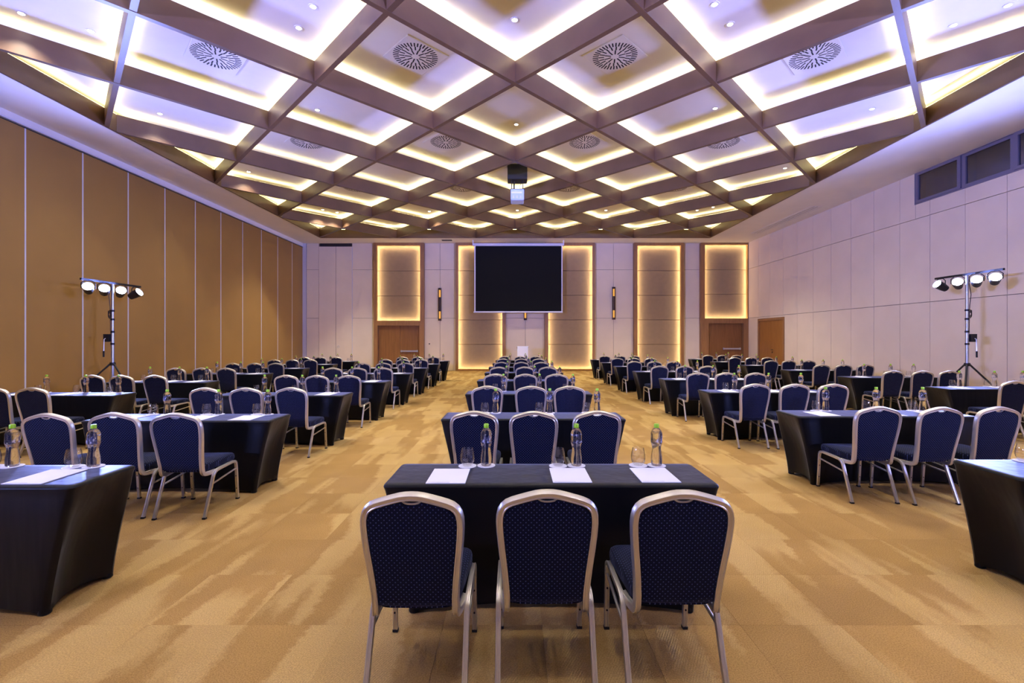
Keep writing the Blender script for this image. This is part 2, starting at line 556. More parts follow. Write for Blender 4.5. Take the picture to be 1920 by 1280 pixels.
# border beams
for nm, b in (('w', (BX0, BX0 + 0.05, BY0, BY1)), ('e', (BX1 - 0.05, BX1, BY0, BY1)), ('s', (BX0, BX1, BY0, BY0 + 0.05)), ('n', (BX0, BX1, BY1 - 0.05, BY1))):
    put('border_beam', boxmesh('border_beam', 'beam', *b, ZC - 0.012, ZT), ceiling)
def strip(x0, y0, x1, y1, hw):
    d = Vector((x1 - x0, y1 - y0)); L_ = d.length; d.normalize(); n = Vector((-d.y, d.x)) * hw
    seg = max(1, int(L_ / 1.2))
    m = MB(); vv = []; ff = []
    for k in range(seg + 1):
        c = Vector((x0, y0)) + d * (L_ * k / seg)
        vv += [(c.x - n.x, c.y - n.y, ZT + 0.006), (c.x + n.x, c.y + n.y, ZT + 0.006)]
        if k: ff.append((2 * k - 2, 2 * k, 2 * k + 1, 2 * k - 1))
    me = m.add(vv, ff).mesh('light_strip', 'led')
    return put('light_strip', me, ceiling)
for e in ((BX0 + 0.022, BY0, BX0 + 0.022, BY1), (BX1 - 0.022, BY0, BX1 - 0.022, BY1), (BX0, BY1 - 0.022, BX1, BY1 - 0.022)):
    strip(*e, 0.020)
def clip_line(px0, py0, dx, dy):
    t0, t1 = -1e9, 1e9
    for p, d, lo, hi in ((px0, dx, BX0 + 0.02, BX1 - 0.02), (py0, dy, BY0 + 0.02, BY1 - 0.02)):
        a, b = (lo - p) / d, (hi - p) / d
        t0, t1 = max(t0, min(a, b)), min(t1, max(a, b))
    return t0, t1
for fam in (1, -1):
    for k in range(-14, 15):
        x0, y0, dx, dy = 0.0, NY0 + 2 * k * SY, SX * fam, SY
        t0, t1 = clip_line(x0, y0, dx, dy)
        if t1 - t0 < 0.15: continue
        a = Vector((x0 + dx * t0, y0 + dy * t0)); b = Vector((x0 + dx * t1, y0 + dy * t1))
        d = (b - a).normalized(); n = Vector((-d.y, d.x)) * 0.044
        zb = ZC - 0.010 if fam == 1 else ZC - 0.002
        q = [(a - n), (a + n), (b + n), (b - n)]
        vv = [(p.x, p.y, zb) for p in q] + [(p.x, p.y, ZT) for p in q]
        me = MB().add(vv, [(0, 1, 2, 3), (7, 6, 5, 4), (1, 0, 4, 5), (2, 1, 5, 6), (3, 2, 6, 7), (0, 3, 7, 4)]).mesh('beam', 'beam')
        put('beam', fix_normals(me), ceiling)
        strip(a.x, a.y, b.x, b.y, 0.026)
def clip_poly(poly):
    for ax, lim, sg in ((0, BX0 - 0.5, 1), (0, BX1 + 0.5, -1), (1, BY0 - 0.5, 1), (1, BY1 + 0.5, -1)):
        out = []
        for k in range(len(poly)):
            p, q = poly[k - 1], poly[k]
            ip, iq = (p[ax] - lim) * sg >= 0, (q[ax] - lim) * sg >= 0
            if ip != iq:
                t = (lim - p[ax]) / (q[ax] - p[ax])
                out.append((p[0] + (q[0] - p[0]) * t, p[1] + (q[1] - p[1]) * t))
            if iq: out.append(q)
        poly = out
        if len(poly) < 3: return []
    return poly
for i in range(-6, 7):
    for j in range(-9, 9):
        if (i + j) % 2 == 0: continue
        cx_, cy_ = i * SX, NY0 + j * SY
        e = 0.997
        poly = clip_poly([(cx_ - SX * e, cy_), (cx_, cy_ - SY * e), (cx_ + SX * e, cy_), (cx_, cy_ + SY * e)])
        if not poly: continue
        n = len(poly)
        vv = [(x, y, ZP) for x, y in poly] + [(x, y, ZP + 0.03) for x, y in poly]
        ff = [tuple(range(n)), tuple(reversed(range(n, 2 * n)))] + [(k, (k + 1) % n, n + (k + 1) % n, n + k) for k in range(n)]
        put('coffer_panel', fix_normals(MB().add(vv, ff).mesh('coffer_panel', 'coffer')), ceiling)

# ------------------------------------------------------------------ doors and backlit niches on the far wall
YF = YB - 0.19            # front of the timber frames
def niche(x0, i0, i1, x1, zi0, zi1, zo0, zo1, n, label):
    X0, X1, I0, I1 = XB(x0), XB(x1), XB(i0), XB(i1)
    t = empty('backlit_niche', ((X0 + X1) / 2, YB, zo0), label=label, cat='wall panel', group='glowing padded niches on the far wall')
    L0 = Vector(t.location)
    def sub(name, me, par=t):
        o = put(name, me, par); o.location = -L0 if par is t else (0, 0, 0); return o
    tt = (I0 - X0 - 0.04, X1 - I1 - 0.04, zi0 - zo0 - 0.04, zo1 - zi1 - 0.04)
    fr = sub('frame', fix_normals(MB().ring(X0, X1, zo0, zo1, tt, YF + 0.02, YB + 0.05).mesh('frame', 'oak')))
    put('front_lip', fix_normals(MB().ring(X0, X1, zo0, zo1, tuple(q + 0.04 for q in tt), YF, YF + 0.02).mesh('front_lip', 'oak')), fr)
    sub('backing', boxmesh('backing', 'nicheback', I0 - 0.04, I1 + 0.04, YB + 0.044, YB + 0.05, zi0 - 0.04, zi1 + 0.04))
    h = (zi1 - zi0) / n
    for k in range(n):
        a, b = zi0 + k * h + 0.010, zi0 + (k + 1) * h - 0.010
        rings = []
        for ins, y in ((0.0, YB + 0.044), (0.0, YB + 0.012), (0.012, YB + 0.0), (0.05, YB - 0.004), (0.2, YB - 0.006)):
            u0, u1 = I0 - 0.03 + ins, I1 + 0.03 - ins
            rings.append([(u0, y, a + ins), (u1, y, a + ins), (u1, y, b - ins), (u0, y, b - ins)])
        sub('padded_panel', fix_normals(MB().loft(rings).mesh('padded_panel', 'cushion', True)))
    y0, y1 = YF + 0.021, YF + 0.027      # strips tucked behind the lip, facing the padding
    for b in ((I0 - 0.034, I0 - 0.010), (I1 + 0.010, I1 + 0.034)):
        sub('light_strip', boxmesh('light_strip', 'led_niche', b[0], b[1], y0, y1, zi0 - 0.03, zi1 + 0.03))
    for z in ((zi0 - 0.034, zi0 - 0.010), (zi1 + 0.010, zi1 + 0.034)):
        sub('light_strip', boxmesh('light_strip', 'led_niche', I0 - 0.005, I1 + 0.005, y0, y1, z[0], z[1]))
    return t
zt, zo = ZB(461.5), ZC - 0.005
niche(702.8, 708.8, 789, 796, ZB(601.3), zt, ZB(606.5), zo, 3, 'short glowing padded niche over the double door nearer the gold partition')
niche(855, 860.3, 942, 948, ZB(691.5), zt, 0.0, zo, 5, 'tall glowing padded niche partly behind the screen, on its partition side')
niche(1021, 1027.5, 1109.5, 1114.3, ZB(691.5), zt, 0.0, zo, 5, 'tall glowing padded niche partly behind the screen, on its panelled-wall side')
niche(1187.4, 1193.6, 1274, 1280, ZB(691.5), zt, 0.0, zo, 5, 'tall glowing padded niche standing clear of the screen')
niche(1312, 1319, 1398, 1402.5, ZB(597), ZB(460), ZB(602.3), zo, 3, 'short glowing padded niche over the door in the far corner by the panelled wall')

def back_door(name, x0, l0, l1, x1, ztop, split, bars, label):
    X0, X1, L0, L1 = XB(x0), XB(x1), XB(l0), XB(l1)
    t = empty(name, ((X0 + X1) / 2, YB, 0), label=label, cat='door', kind='structure')
    o0 = Vector(t.location)
    def sub(nm, me, par=None):
        o = put(nm, me, par or t); o.location = -o0 if par is None else (0, 0, 0); return o
    # three sided jamb as one connected piece
    pts = [(X0, 0), (L0, 0), (L0, ztop - 0.10), (L1, ztop - 0.10), (L1, 0), (X1, 0), (X1, ztop), (X0, ztop)]
    vv = [(x, YF + 0.005, z) for x, z in pts] + [(x, YB + 0.05, z) for x, z in pts]
    ff = [(0, 1, 2, 7), (2, 3, 6, 7), (3, 4, 5, 6), (15, 10, 9, 8), (15, 14, 11, 10), (14, 13, 12, 11)]
    ff += [(k, (k + 1) % 8, 8 + (k + 1) % 8, 8 + k) for k in range(8)]
    sub('jamb', fix_normals(MB().add(vv, ff).mesh('jamb', 'oak')))
    xs = [L0] + ([XB(split)] if split else []) + [L1]
    leaves = []
    for a, b in zip(xs, xs[1:]):
        leaves.append(sub('door_leaf', boxmesh('door_leaf', 'door', a + 0.004, b - 0.004, YB - 0.005, YB + 0.045, 0.01, ztop - 0.105)))
    for (b0, b1, yy, li) in bars:
        z = ZB(yy)
        m = MB().box(XB(b0), XB(b1), YB - 0.075, YB - 0.045, z - 0.035, z + 0.035).mesh('push_bar', 'steel')
        pb = sub('push_bar', m, leaves[li])
        for bx in (b0 + 0.4, b1 - 1.6):
            put('end_bracket', boxmesh('end_bracket', 'steel', XB(bx) , XB(bx) + 0.05, YB - 0.05, YB - 0.004, z - 0.05, z + 0.05), pb)
    return t
back_door('door_1', 702.8, 710, 787.5, 796, ZB(606.5), 750.6, [(751.5, 783.5, 658, 1)], 'brown double door with a push bar under the niche nearer the gold partition')
back_door('door_2', 1312, 1326, 1391, 1402.5, ZB(602.3), None, [(1355, 1388, 653.5, 0)], 'brown door with a long push bar in the far corner')

# tall pocket door for the partition store
t = empty('door_3', (XB(628.7), YB, 0), label='tall beige flush double leaf cupboard door in the far wall beside the gold partition', cat='door', kind='structure')
for k, (a, b) in enumerate(((597.4, 629.6), (629.6, 660))):
    o = put('door_leaf', boxmesh('door_leaf', 'panel', XB(a) + 0.01, XB(b) - 0.01, YB + 0.012, YB + 0.05, 0.01, ZB(462)), t)
    o.location = (-XB(628.7), -YB, 0)
    if k:
        ring = MB().sweep([(XB(634) + 0.05 * math.cos(q), YB + 0.006, ZB(649.6) + 0.05 * math.sin(q)) for q in [2 * math.pi * i / 16 for i in range(17)]],
                          [(0.008 * math.cos(w), 0.008 * math.sin(w)) for w in [2 * math.pi * i / 6 for i in range(6)]], (1, 0, 0)).mesh('ring_pull', 'steel', True)
        put('ring_pull', ring, o)
o = put('edge_strip', boxmesh('edge_strip', 'alu', XB(660) - 0.008, XB(660) + 0.012, YB + 0.008, YB + 0.05, 0.01, ZB(462)), t)
o.location = (-XB(628.7), -YB, 0)
o = put('head_shadow', boxmesh('head_shadow', 'track', XB(600), XB(659), YB + 0.01, YB + 0.05, ZB(461.5), ZC), t)  # dark strip standing in for the shadow line above the leaves
o.location = (-XB(628.7), -YB, 0)

# side door in the panelled wall
t = empty('door_4', (XR, (DY0 + DY1) / 2, 0), label='light brown double door with a dark handle in the panelled side wall', cat='door', kind='structure')
def sub4(nm, me, par=None):
    o = put(nm, me, par or t); o.location = (-XR, -(DY0 + DY1) / 2, 0) if par is None else (0, 0, 0); return o
fw = 0.11
pts = [(DY0, 0), (DY0 + fw, 0), (DY0 + fw, DZ - fw), (DY1 - fw, DZ - fw), (DY1 - fw, 0), (DY1, 0), (DY1, DZ), (DY0, DZ)]
vv = [(XR - 0.03, y, z) for y, z in pts] + [(XR + 0.05, y, z) for y, z in pts]
ff = [(0, 1, 2, 7), (2, 3, 6, 7), (3, 4, 5, 6), (15, 10, 9, 8), (15, 14, 11, 10), (14, 13, 12, 11)] + [(k, (k + 1) % 8, 8 + (k + 1) % 8, 8 + k) for k in range(8)]
sub4('jamb', fix_normals(MB().add(vv, ff).mesh('jamb', 'oak')))
ym = (DY0 + DY1) / 2
lf = sub4('door_leaf', boxmesh('door_leaf', 'door2', XR + 0.01, XR + 0.049, DY0 + fw + 0.003, ym - 0.003, 0.01, DZ - fw - 0.003))
sub4('door_leaf', boxmesh('door_leaf', 'door2', XR + 0.01, XR + 0.049, ym + 0.003, DY1 - fw - 0.003, 0.01, DZ - fw - 0.003))
sub4('handle', MB().tube([(XR + 0.012, ym - 0.1, 1.10), (XR - 0.045, ym - 0.1, 1.10), (XR - 0.05, ym - 0.24, 1.10)], 0.014).mesh('handle', 'black', True), lf)
sub4('lock_plate', boxmesh('lock_plate', 'black', XR + 0.004, XR + 0.012, ym - 0.13, ym - 0.07, 0.95, 1.02), lf)

# control room window strip
win = empty('window_1', (XR, WY0, WZ0), label='dark horizontal window strip in grey frames high on the panelled wall', cat='window', kind='structure')
def subw(nm, me, par=None):
    o = put(nm, me, par or win); o.location = (-XR, -WY0, -WZ0) if par is None else (0, 0, 0); return o
wy = [WY0, 9.47, 10.77, 12.05, WY1]
for k in range(4):
    a, b = wy[k], wy[k + 1]
    xo = 0.0 if k % 2 else 0.03
    z0, z1 = WZ0 + 0.02, ZC - 0.01
    fr = MB().ring(-b + 0.01, -a - 0.01, z0, z1, (0.085, 0.085, 0.07, 0.07), XR - 0.015 + xo, XR + 0.06 + xo)
    fr.v = [(y, -x, z) for x, y, z in fr.v]
    sash = subw('sash', fix_normals(fr.mesh('sash', 'winframe')))
    subw('pane', boxmesh('pane', 'pane', XR + 0.02 + xo, XR + 0.026 + xo, a + 0.09, b - 0.09, z0 + 0.065, z1 - 0.065), sash)
out = MB().ring(-WY1 - 0.01, -WY0 + 0.01, WZ0 - 0.02, ZC + 0.0, (0.02, 0.02, 0.03, 0.012), XR - 0.022, XR + 0.11)
out.v = [(y, -x, z) for x, y, z in out.v]
subw('outer_frame', fix_normals(out.mesh('outer_frame', 'winframe')))
room = MB()
room.box(XR + 2.2, XR + 2.25, WY0 - 0.5, WY1 + 0.5, WZ0 - 0.6, 7.2)
subw('control_room_wall', room.mesh('control_room_wall', 'dark'))
subw('control_room_floor', boxmesh('control_room_floor', 'dark', XR + 0.3, XR + 2.2, WY0 - 0.5, WY1 + 0.5, WZ0 - 0.65, WZ0 - 0.6))
subw('control_room_ceiling', boxmesh('control_room_ceiling', 'dark', XR + 0.3, XR + 2.2, WY0 - 0.5, WY1 + 0.5, 7.15, 7.2))
for y in (WY0 - 0.5, WY1 + 0.45):
    subw('control_room_end', boxmesh('control_room_end', 'dark', XR + 0.3, XR + 2.2, y, y + 0.05, WZ0 - 0.6, 7.15))

# ------------------------------------------------------------------ soffit grilles
def grille(x0, x1, y0, y1, n, along_y, label, matn):
    t = empty('air_grille', ((x0 + x1) / 2, (y0 + y1) / 2, ZC), label=label, cat='air vent')
    w, l = x1 - x0, y1 - y0
    def fm(nm, me): return put(nm, me, t)
    f = MB().ring(-w / 2, w / 2, -l / 2, l / 2, (0.03,) * 4, -0.008, 0.0)
    f.v = [(x, z, y) for x, y, z in f.v]
    fm('rim', fix_normals(f.mesh('rim', matn)))
    fm('throat', boxmesh('throat', 'track', -w / 2 + 0.03, w / 2 - 0.03, -l / 2 + 0.03, l / 2 - 0.03, -0.003, 0.0))
    for k in range(n):
        q = (k + 0.5) / n
        if along_y:
            xx = -w / 2 + 0.03 + (w - 0.06) * q
            fm('slat', boxmesh('slat', matn, xx - (w - 0.06) / n * 0.38, xx + (w - 0.06) / n * 0.38, -l / 2 + 0.03, l / 2 - 0.03, -0.007, -0.003))
        else:
            yy = -l / 2 + 0.03 + (l - 0.06) * q
            fm('slat', boxmesh('slat', matn, -w / 2 + 0.03, w / 2 - 0.03, yy - 0.008, yy + 0.008, -0.007, -0.003))
grille(10.62, 11.05, 16.7, 21.0, 3, True, 'long white slot grille in the soffit beside the panelled wall', 'paint')
grille(-3.55, -3.05, 22.35, 22.6, 4, False, 'small dark grille in the soffit between screen and gold partition', 'black')

# ------------------------------------------------------------------ swirl air diffusers
def diffuser_meshes():
    plate = MB()
    s_ = 0.44
    plate.loft([[(-s_, -s_, 0), (s_, -s_, 0), (s_, s_, 0), (-s_, s_, 0)], [(-s_, -s_, -0.012), (s_, -s_, -0.012), (s_, s_, -0.012), (-s_, s_, -0.012)],
                [(-s_ + .012, -s_ + .012, -0.018), (s_ - .012, -s_ + .012, -0.018), (s_ - .012, s_ - .012, -0.018), (-s_ + .012, s_ - .012, -0.018)]])
    slots = MB()
    def slot(r0, r1, a, off):
        c, s = math.cos(a), math.sin(a)
        w = 0.0125
        p = [(r0, off - w), (r1, off - w), (r1, off + w), (r0, off + w)]
        q = [(x * c - y * s, x * s + y * c) for x, y in p]
        slots.add([(x, y, -0.0195) for x, y in q] + [(x, y, -0.018) for x, y in q], [(3, 2, 1, 0), (0, 1, 5, 4), (1, 2, 6, 5), (2, 3, 7, 6), (3, 0, 4, 7)])
    for k in range(40):
        a = 2 * math.pi * k / 40
        slot(0.305, 0.41, a, 0.0)
        if k % 2 == 0: slot(0.20, 0.30, a, 0.010)
        if k % 4 == 0: slot(0.075, 0.195, a, 0.0)
    return fix_normals(plate.mesh('plate', 'coffer')), fix_normals(slots.mesh('slots', 'rubber'))
dp, dsl = diffuser_meshes()
side_word = {-3: 'partition-side', -1: 'left-of-centre', 1: 'right-of-centre', 3: 'panelled-wall-side'}
ordn = ['nearest', 'second-nearest', 'third-nearest', 'fourth-nearest', 'fifth-nearest', 'sixth-nearest', 'seventh-nearest', 'farthest']
for r_, j in enumerate((0, 2, 4)):
    for i in (-3, -1, 1, 3):
        t = empty('air_diffuser', (i * SX, NY0 + j * SY, ZP), math.pi / 4, cat='air vent', group='swirl air diffusers in the coffers',
                  label='white swirl air diffuser with radial black slots, %s coffer, %s vent row' % (side_word[i], ordn[r_]))
        pl = put('plate', dp, t)
        put('slots', dsl, t, kind='stuff')

# ------------------------------------------------------------------ downlights
RP = 5.283
dl_px = [(40, 25), (170, 58), (587, 12), (560, 52), (965, 37), (1340, 8), (1369, 45), (1788, 47), (1890, 10),
         (300, 213), (595, 206), (968, 233), (1341, 203), (1635, 204), (466, 322), (1472, 315),
         (605, 393), (632, 398), (805, 396), (970, 394), (1136, 394), (1307, 394), (1337, 388)]
dl = []
for x, y in dl_px:
    Y = RP * F / (HY - y)
    dl.append(((x - CX) * Y / F, Y, x, y))
for j in (-3, -5):  # unseen downlights repeating the coffer pattern, added to light the area near the camera
    for i in (-4, -2, 0, 2, 4):
        dl.append((i * SX, NY0 + j * SY + 0.9, None, None))
def annulus(r0, r1, z0, z1, n=20):
    rings = [[(r * math.cos(2 * math.pi * k / n), r * math.sin(2 * math.pi * k / n), z) for k in range(n)] for r, z in ((r0, z0), (r1, z0), (r1, z1), (r0, z1), (r0, z0))]
    return MB().loft(rings, cap0=False, cap1=False)
trim_me = fix_normals(annulus(0.045, 0.07, -0.008, 0.0).mesh('trim_ring', 'paint'))
lens_me = MB().lathe([(0.045, 0.0), (0.045, -0.004)], 16).mesh('lamp_lens', 'down')
dl_labels = ['at the gold-partition corner, upper of two', 'at the gold-partition corner, lower of two',
 'in the big coffer left of centre, upper of two', 'in the big coffer left of centre, lower of two', 'in the central coffer at the top',
 'in the big coffer right of centre, upper of two', 'in the big coffer right of centre, lower of two',
 'at the panelled-wall corner, lower of two', 'at the panelled-wall corner, upper of two',
 'second row, outermost by the gold partition', 'second row, left of centre', 'second row, in the central coffer',
 'second row, right of centre', 'second row, outermost by the panelled wall', 'third row, by the gold partition', 'third row, by the panelled wall',
 'farthest row, left of a close pair, partition side', 'farthest row, right of a close pair, partition side', 'farthest row, left of centre',
 'farthest row, central', 'farthest row, right of centre', 'farthest row, left of a close pair, panelled-wall side', 'farthest row, right of a close pair, panelled-wall side']
for k, (X, Y, a, b) in enumerate(dl):
    lab = 'round recessed downlight ' + (dl_labels[k] if k < len(dl_labels) else 'added behind the viewpoint, %s row, %s from the gold partition' % (('first', 'second')[(k - 23) // 5], ('first', 'second', 'third', 'fourth', 'fifth')[(k - 23) % 5]))
    t = empty('ceiling_downlight', (X, Y, ZP), label=lab, cat='downlight', group='recessed coffer downlights' if a is not None else 'unseen downlights added behind the viewpoint')
    put('trim_ring', trim_me, t)
    put('lamp_lens', lens_me, t)
    ld = bpy.data.lights.new('downlight_beam', 'SPOT')
    ld.energy = DOWN_W * (3.0 if 16 <= k < 23 else 1.3 if k < 16 else 0.55)
    ld.color = WARM
    ld.spot_size = math.radians(104)
    ld.spot_blend = 0.85
    ld.shadow_soft_size = 0.06
    lo = bpy.data.objects.new('downlight_beam', ld)
    COL.objects.link(lo)
    lo.parent = t
    lo.location = (0, 0, -0.02)

# ------------------------------------------------------------------ wall sconces
def sconce(x, z0, z1, label):
    t = empty('wall_sconce', (XB(x), YB + 0.02, z0), label=label, cat='wall light', group='bronze tube sconces on the far wall')
    h = z1 - z0
    r = 0.062
    def arcpipe(a0, a1, b0, b1, rr, nm, mat, cap=True):
        n = 16
        rings = [[(rr * math.cos(2 * math.pi * k / n), -0.08 + rr * math.sin(2 * math.pi * k / n), z) for k in range(n)] for z in (a0, a1)]
        return put(nm, MB().loft(rings).mesh(nm, mat, True), t)
    arcpipe(0, 0.10, 0, 0, r, 'lower_cap', 'bronze')
    arcpipe(0.10, 0.46, 0, 0, r * 0.62, 'lower_glow_tube', 'amber')
    arcpipe(0.46, h - 0.46, 0, 0, r, 'body', 'bronze')
    arcpipe(h - 0.46, h - 0.10, 0, 0, r * 0.62, 'upper_glow_tube', 'amber')
    arcpipe(h - 0.10, h, 0, 0, r, 'upper_cap', 'bronze')
    for sx in (-1, 1):
        put('side_rail', boxmesh('side_rail', 'bronze', sx * r - 0.012, sx * r + 0.012, -0.105, -0.03, 0.0, h), t)
    put('wall_bracket', boxmesh('wall_bracket', 'bronze', -0.03, 0.03, -0.05, 0.005, h * 0.45, h * 0.55), t)
sconce(825, ZB(601), ZB(540), 'bronze tube wall sconce with amber glow between door and niche, partition side')
sconce(985, ZB(600), ZB(539), 'bronze tube wall sconce mostly hidden by the hanging screen')
sconce(1150.4, ZB(599), ZB(538), 'bronze tube wall sconce with amber glow between two tall niches')

# ------------------------------------------------------------------ projection screen
YS = 22.55
def XS(x): return (x - CX) * YS / F
def ZS(y): return EYE + (HY - y) * YS / F
t = empty('projection_screen', (XS(972), YS, ZS(586)), label='black projection screen hanging from the soffit on the far wall', cat='screen')
def subs(nm, me):
    o = put(nm, me, t); o.location = -Vector((XS(972), YS, ZS(586))); return o
cz = ZS(458)
prof = [(0.07 * math.cos(a), 0.06 * math.sin(a)) for a in [2 * math.pi * k / 14 for k in range(14)]]
subs('case', MB().loft([[(XS(887), YS + a, cz + b) for a, b in prof], [(XS(1056.5), YS + a, cz + b) for a, b in prof]]).mesh('case', 'case', True))
for x in (887, 1056.5):
    subs('end_cap', MB().box(XS(x) - 0.02, XS(x) + 0.02, YS - 0.08, YS + 0.08, cz - 0.075, ZC - 0.001).mesh('end_cap', 'case'))
subs('border', boxmesh('border', 'screenwhite', XS(889.5), XS(1054.5), YS - 0.004, YS + 0.004, ZS(584), ZS(460)))
subs('picture_surface', boxmesh('picture_surface', 'screen', XS(891.5), XS(1052.7), YS - 0.007, YS - 0.0045, ZS(583.2), ZS(461)))
subs('bottom_bar', MB().tube([(XS(888), YS, ZS(585)), (XS(1055), YS, ZS(585))], 0.035, 10).mesh('bottom_bar', 'case', True))

# ------------------------------------------------------------------ projector on its lift
pY = NY0 + 3 * SY - 0.1
def PZz(y): return EYE + (HY - y) * pY / F
pX = (970 - CX) * pY / F
t = empty('ceiling_projector', (pX, pY, PZz(379)), label='pale projector lowered on a rod lift from a coffer', cat='projector')
o0 = Vector((pX, pY, PZz(379)))
def subp(nm, me, par=None):
    o = put(nm, me, par or t); o.location = -o0 if par is None else (0, 0, 0); return o
subp('lift_box', boxmesh('lift_box', 'black', pX - 0.3, pX + 0.3, pY - 0.22, pY + 0.22, PZz(340), ZP))
for dx in (-0.17, -0.10, 0.17):
    for dy in ((-0.12, 0.12) if dx != -0.10 else (0.0,)):
        subp('lift_rod', MB().tube([(pX + dx, pY + dy, PZz(357.5)), (pX + dx, pY + dy, PZz(340))], 0.012 if dx != -0.10 else 0.022, 8).mesh('lift_rod', 'black', True))
subp('cable', MB().tube([(pX + 0.1, pY - 0.1, PZz(340)), (pX + 0.14, pY - 0.14, PZz(346)), (pX + 0.06, pY - 0.15, PZz(352)), (pX + 0.1, pY - 0.1, PZz(358))], 0.008, 6).mesh('cable', 'black', True))
subp('mount_plate', boxmesh('mount_plate', 'black', pX - 0.22, pX + 0.22, pY - 0.2, pY + 0.2, PZz(358.5), PZz(357.2)))
z0, z1 = PZz(379), PZz(358.5)
rings = []
for z, i_ in ((z0, 0.03), (z0 + 0.03, 0.0), (z1 - 0.02, 0.0), (z1, 0.02)):
    rings.append([(pX - 0.20 + i_, pY - 0.24 + i_, z), (pX + 0.20 - i_, pY - 0.24 + i_, z), (pX + 0.20 - i_, pY + 0.24 - i_, z), (pX - 0.20 + i_, pY + 0.24 - i_, z)])
body = subp('body', fix_normals(MB().loft(rings).mesh('body', 'proj')))
subp('connector_panel', boxmesh('connector_panel', 'white', pX - 0.19, pX + 0.14, pY - 0.246, pY - 0.24, z0 + 0.2, z0 + 0.25), body)
for k in range(3):
    subp('socket', boxmesh('socket', 'case', pX - 0.14 + 0.11 * k, pX - 0.10 + 0.11 * k, pY - 0.247, pY - 0.24, z0 + 0.05, z0 + 0.13), body)
subp('lens_barrel', MB().loft([[(pX + 0.06 * math.cos(a), y, z0 + 0.2 + 0.06 * math.sin(a)) for a in [2 * math.pi * k / 14 for k in range(14)]] for y in (pY + 0.24, pY + 0.30)]).mesh('lens_barrel', 'black', True), body)

# ------------------------------------------------------------------ lectern
lx, ly = 0.335, 20.9
t = empty('lectern', (lx, ly, 0), label='white lectern standing behind the middle column of tables', cat='lectern')
put('front_panel', boxmesh('front_panel', 'white', -0.24, 0.24, -0.02, 0.0, 0.03, 1.25), t)
for sx in (-1, 1):
    put('side_panel', boxmesh('side_panel', 'white', sx * 0.23 - 0.012, sx * 0.23 + 0.012, 0.0, 0.36, 0.03, 1.18), t)
    put('side_arm', MB().tube([(sx * 0.24, 0.05, 1.09), (sx * 0.37, 0.05, 1.09)], 0.010, 8).mesh('side_arm', 'steel', True), t)
put('reading_top', MB().add([(-0.26, 0.0, 1.24), (0.26, 0.0, 1.24), (0.26, 0.42, 1.12), (-0.26, 0.42, 1.12), (-0.26, 0.0, 1.26), (0.26, 0.0, 1.26), (0.26, 0.42, 1.14), (-0.26, 0.42, 1.14)],
    [(3, 2, 1, 0), (4, 5, 6, 7), (0, 1, 5, 4), (1, 2, 6, 5), (2, 3, 7, 6), (3, 0, 4, 7)]).mesh('reading_top', 'white'), t)
put('base', boxmesh('base', 'white', -0.28, 0.28, -0.06, 0.42, 0.0, 0.03), t)

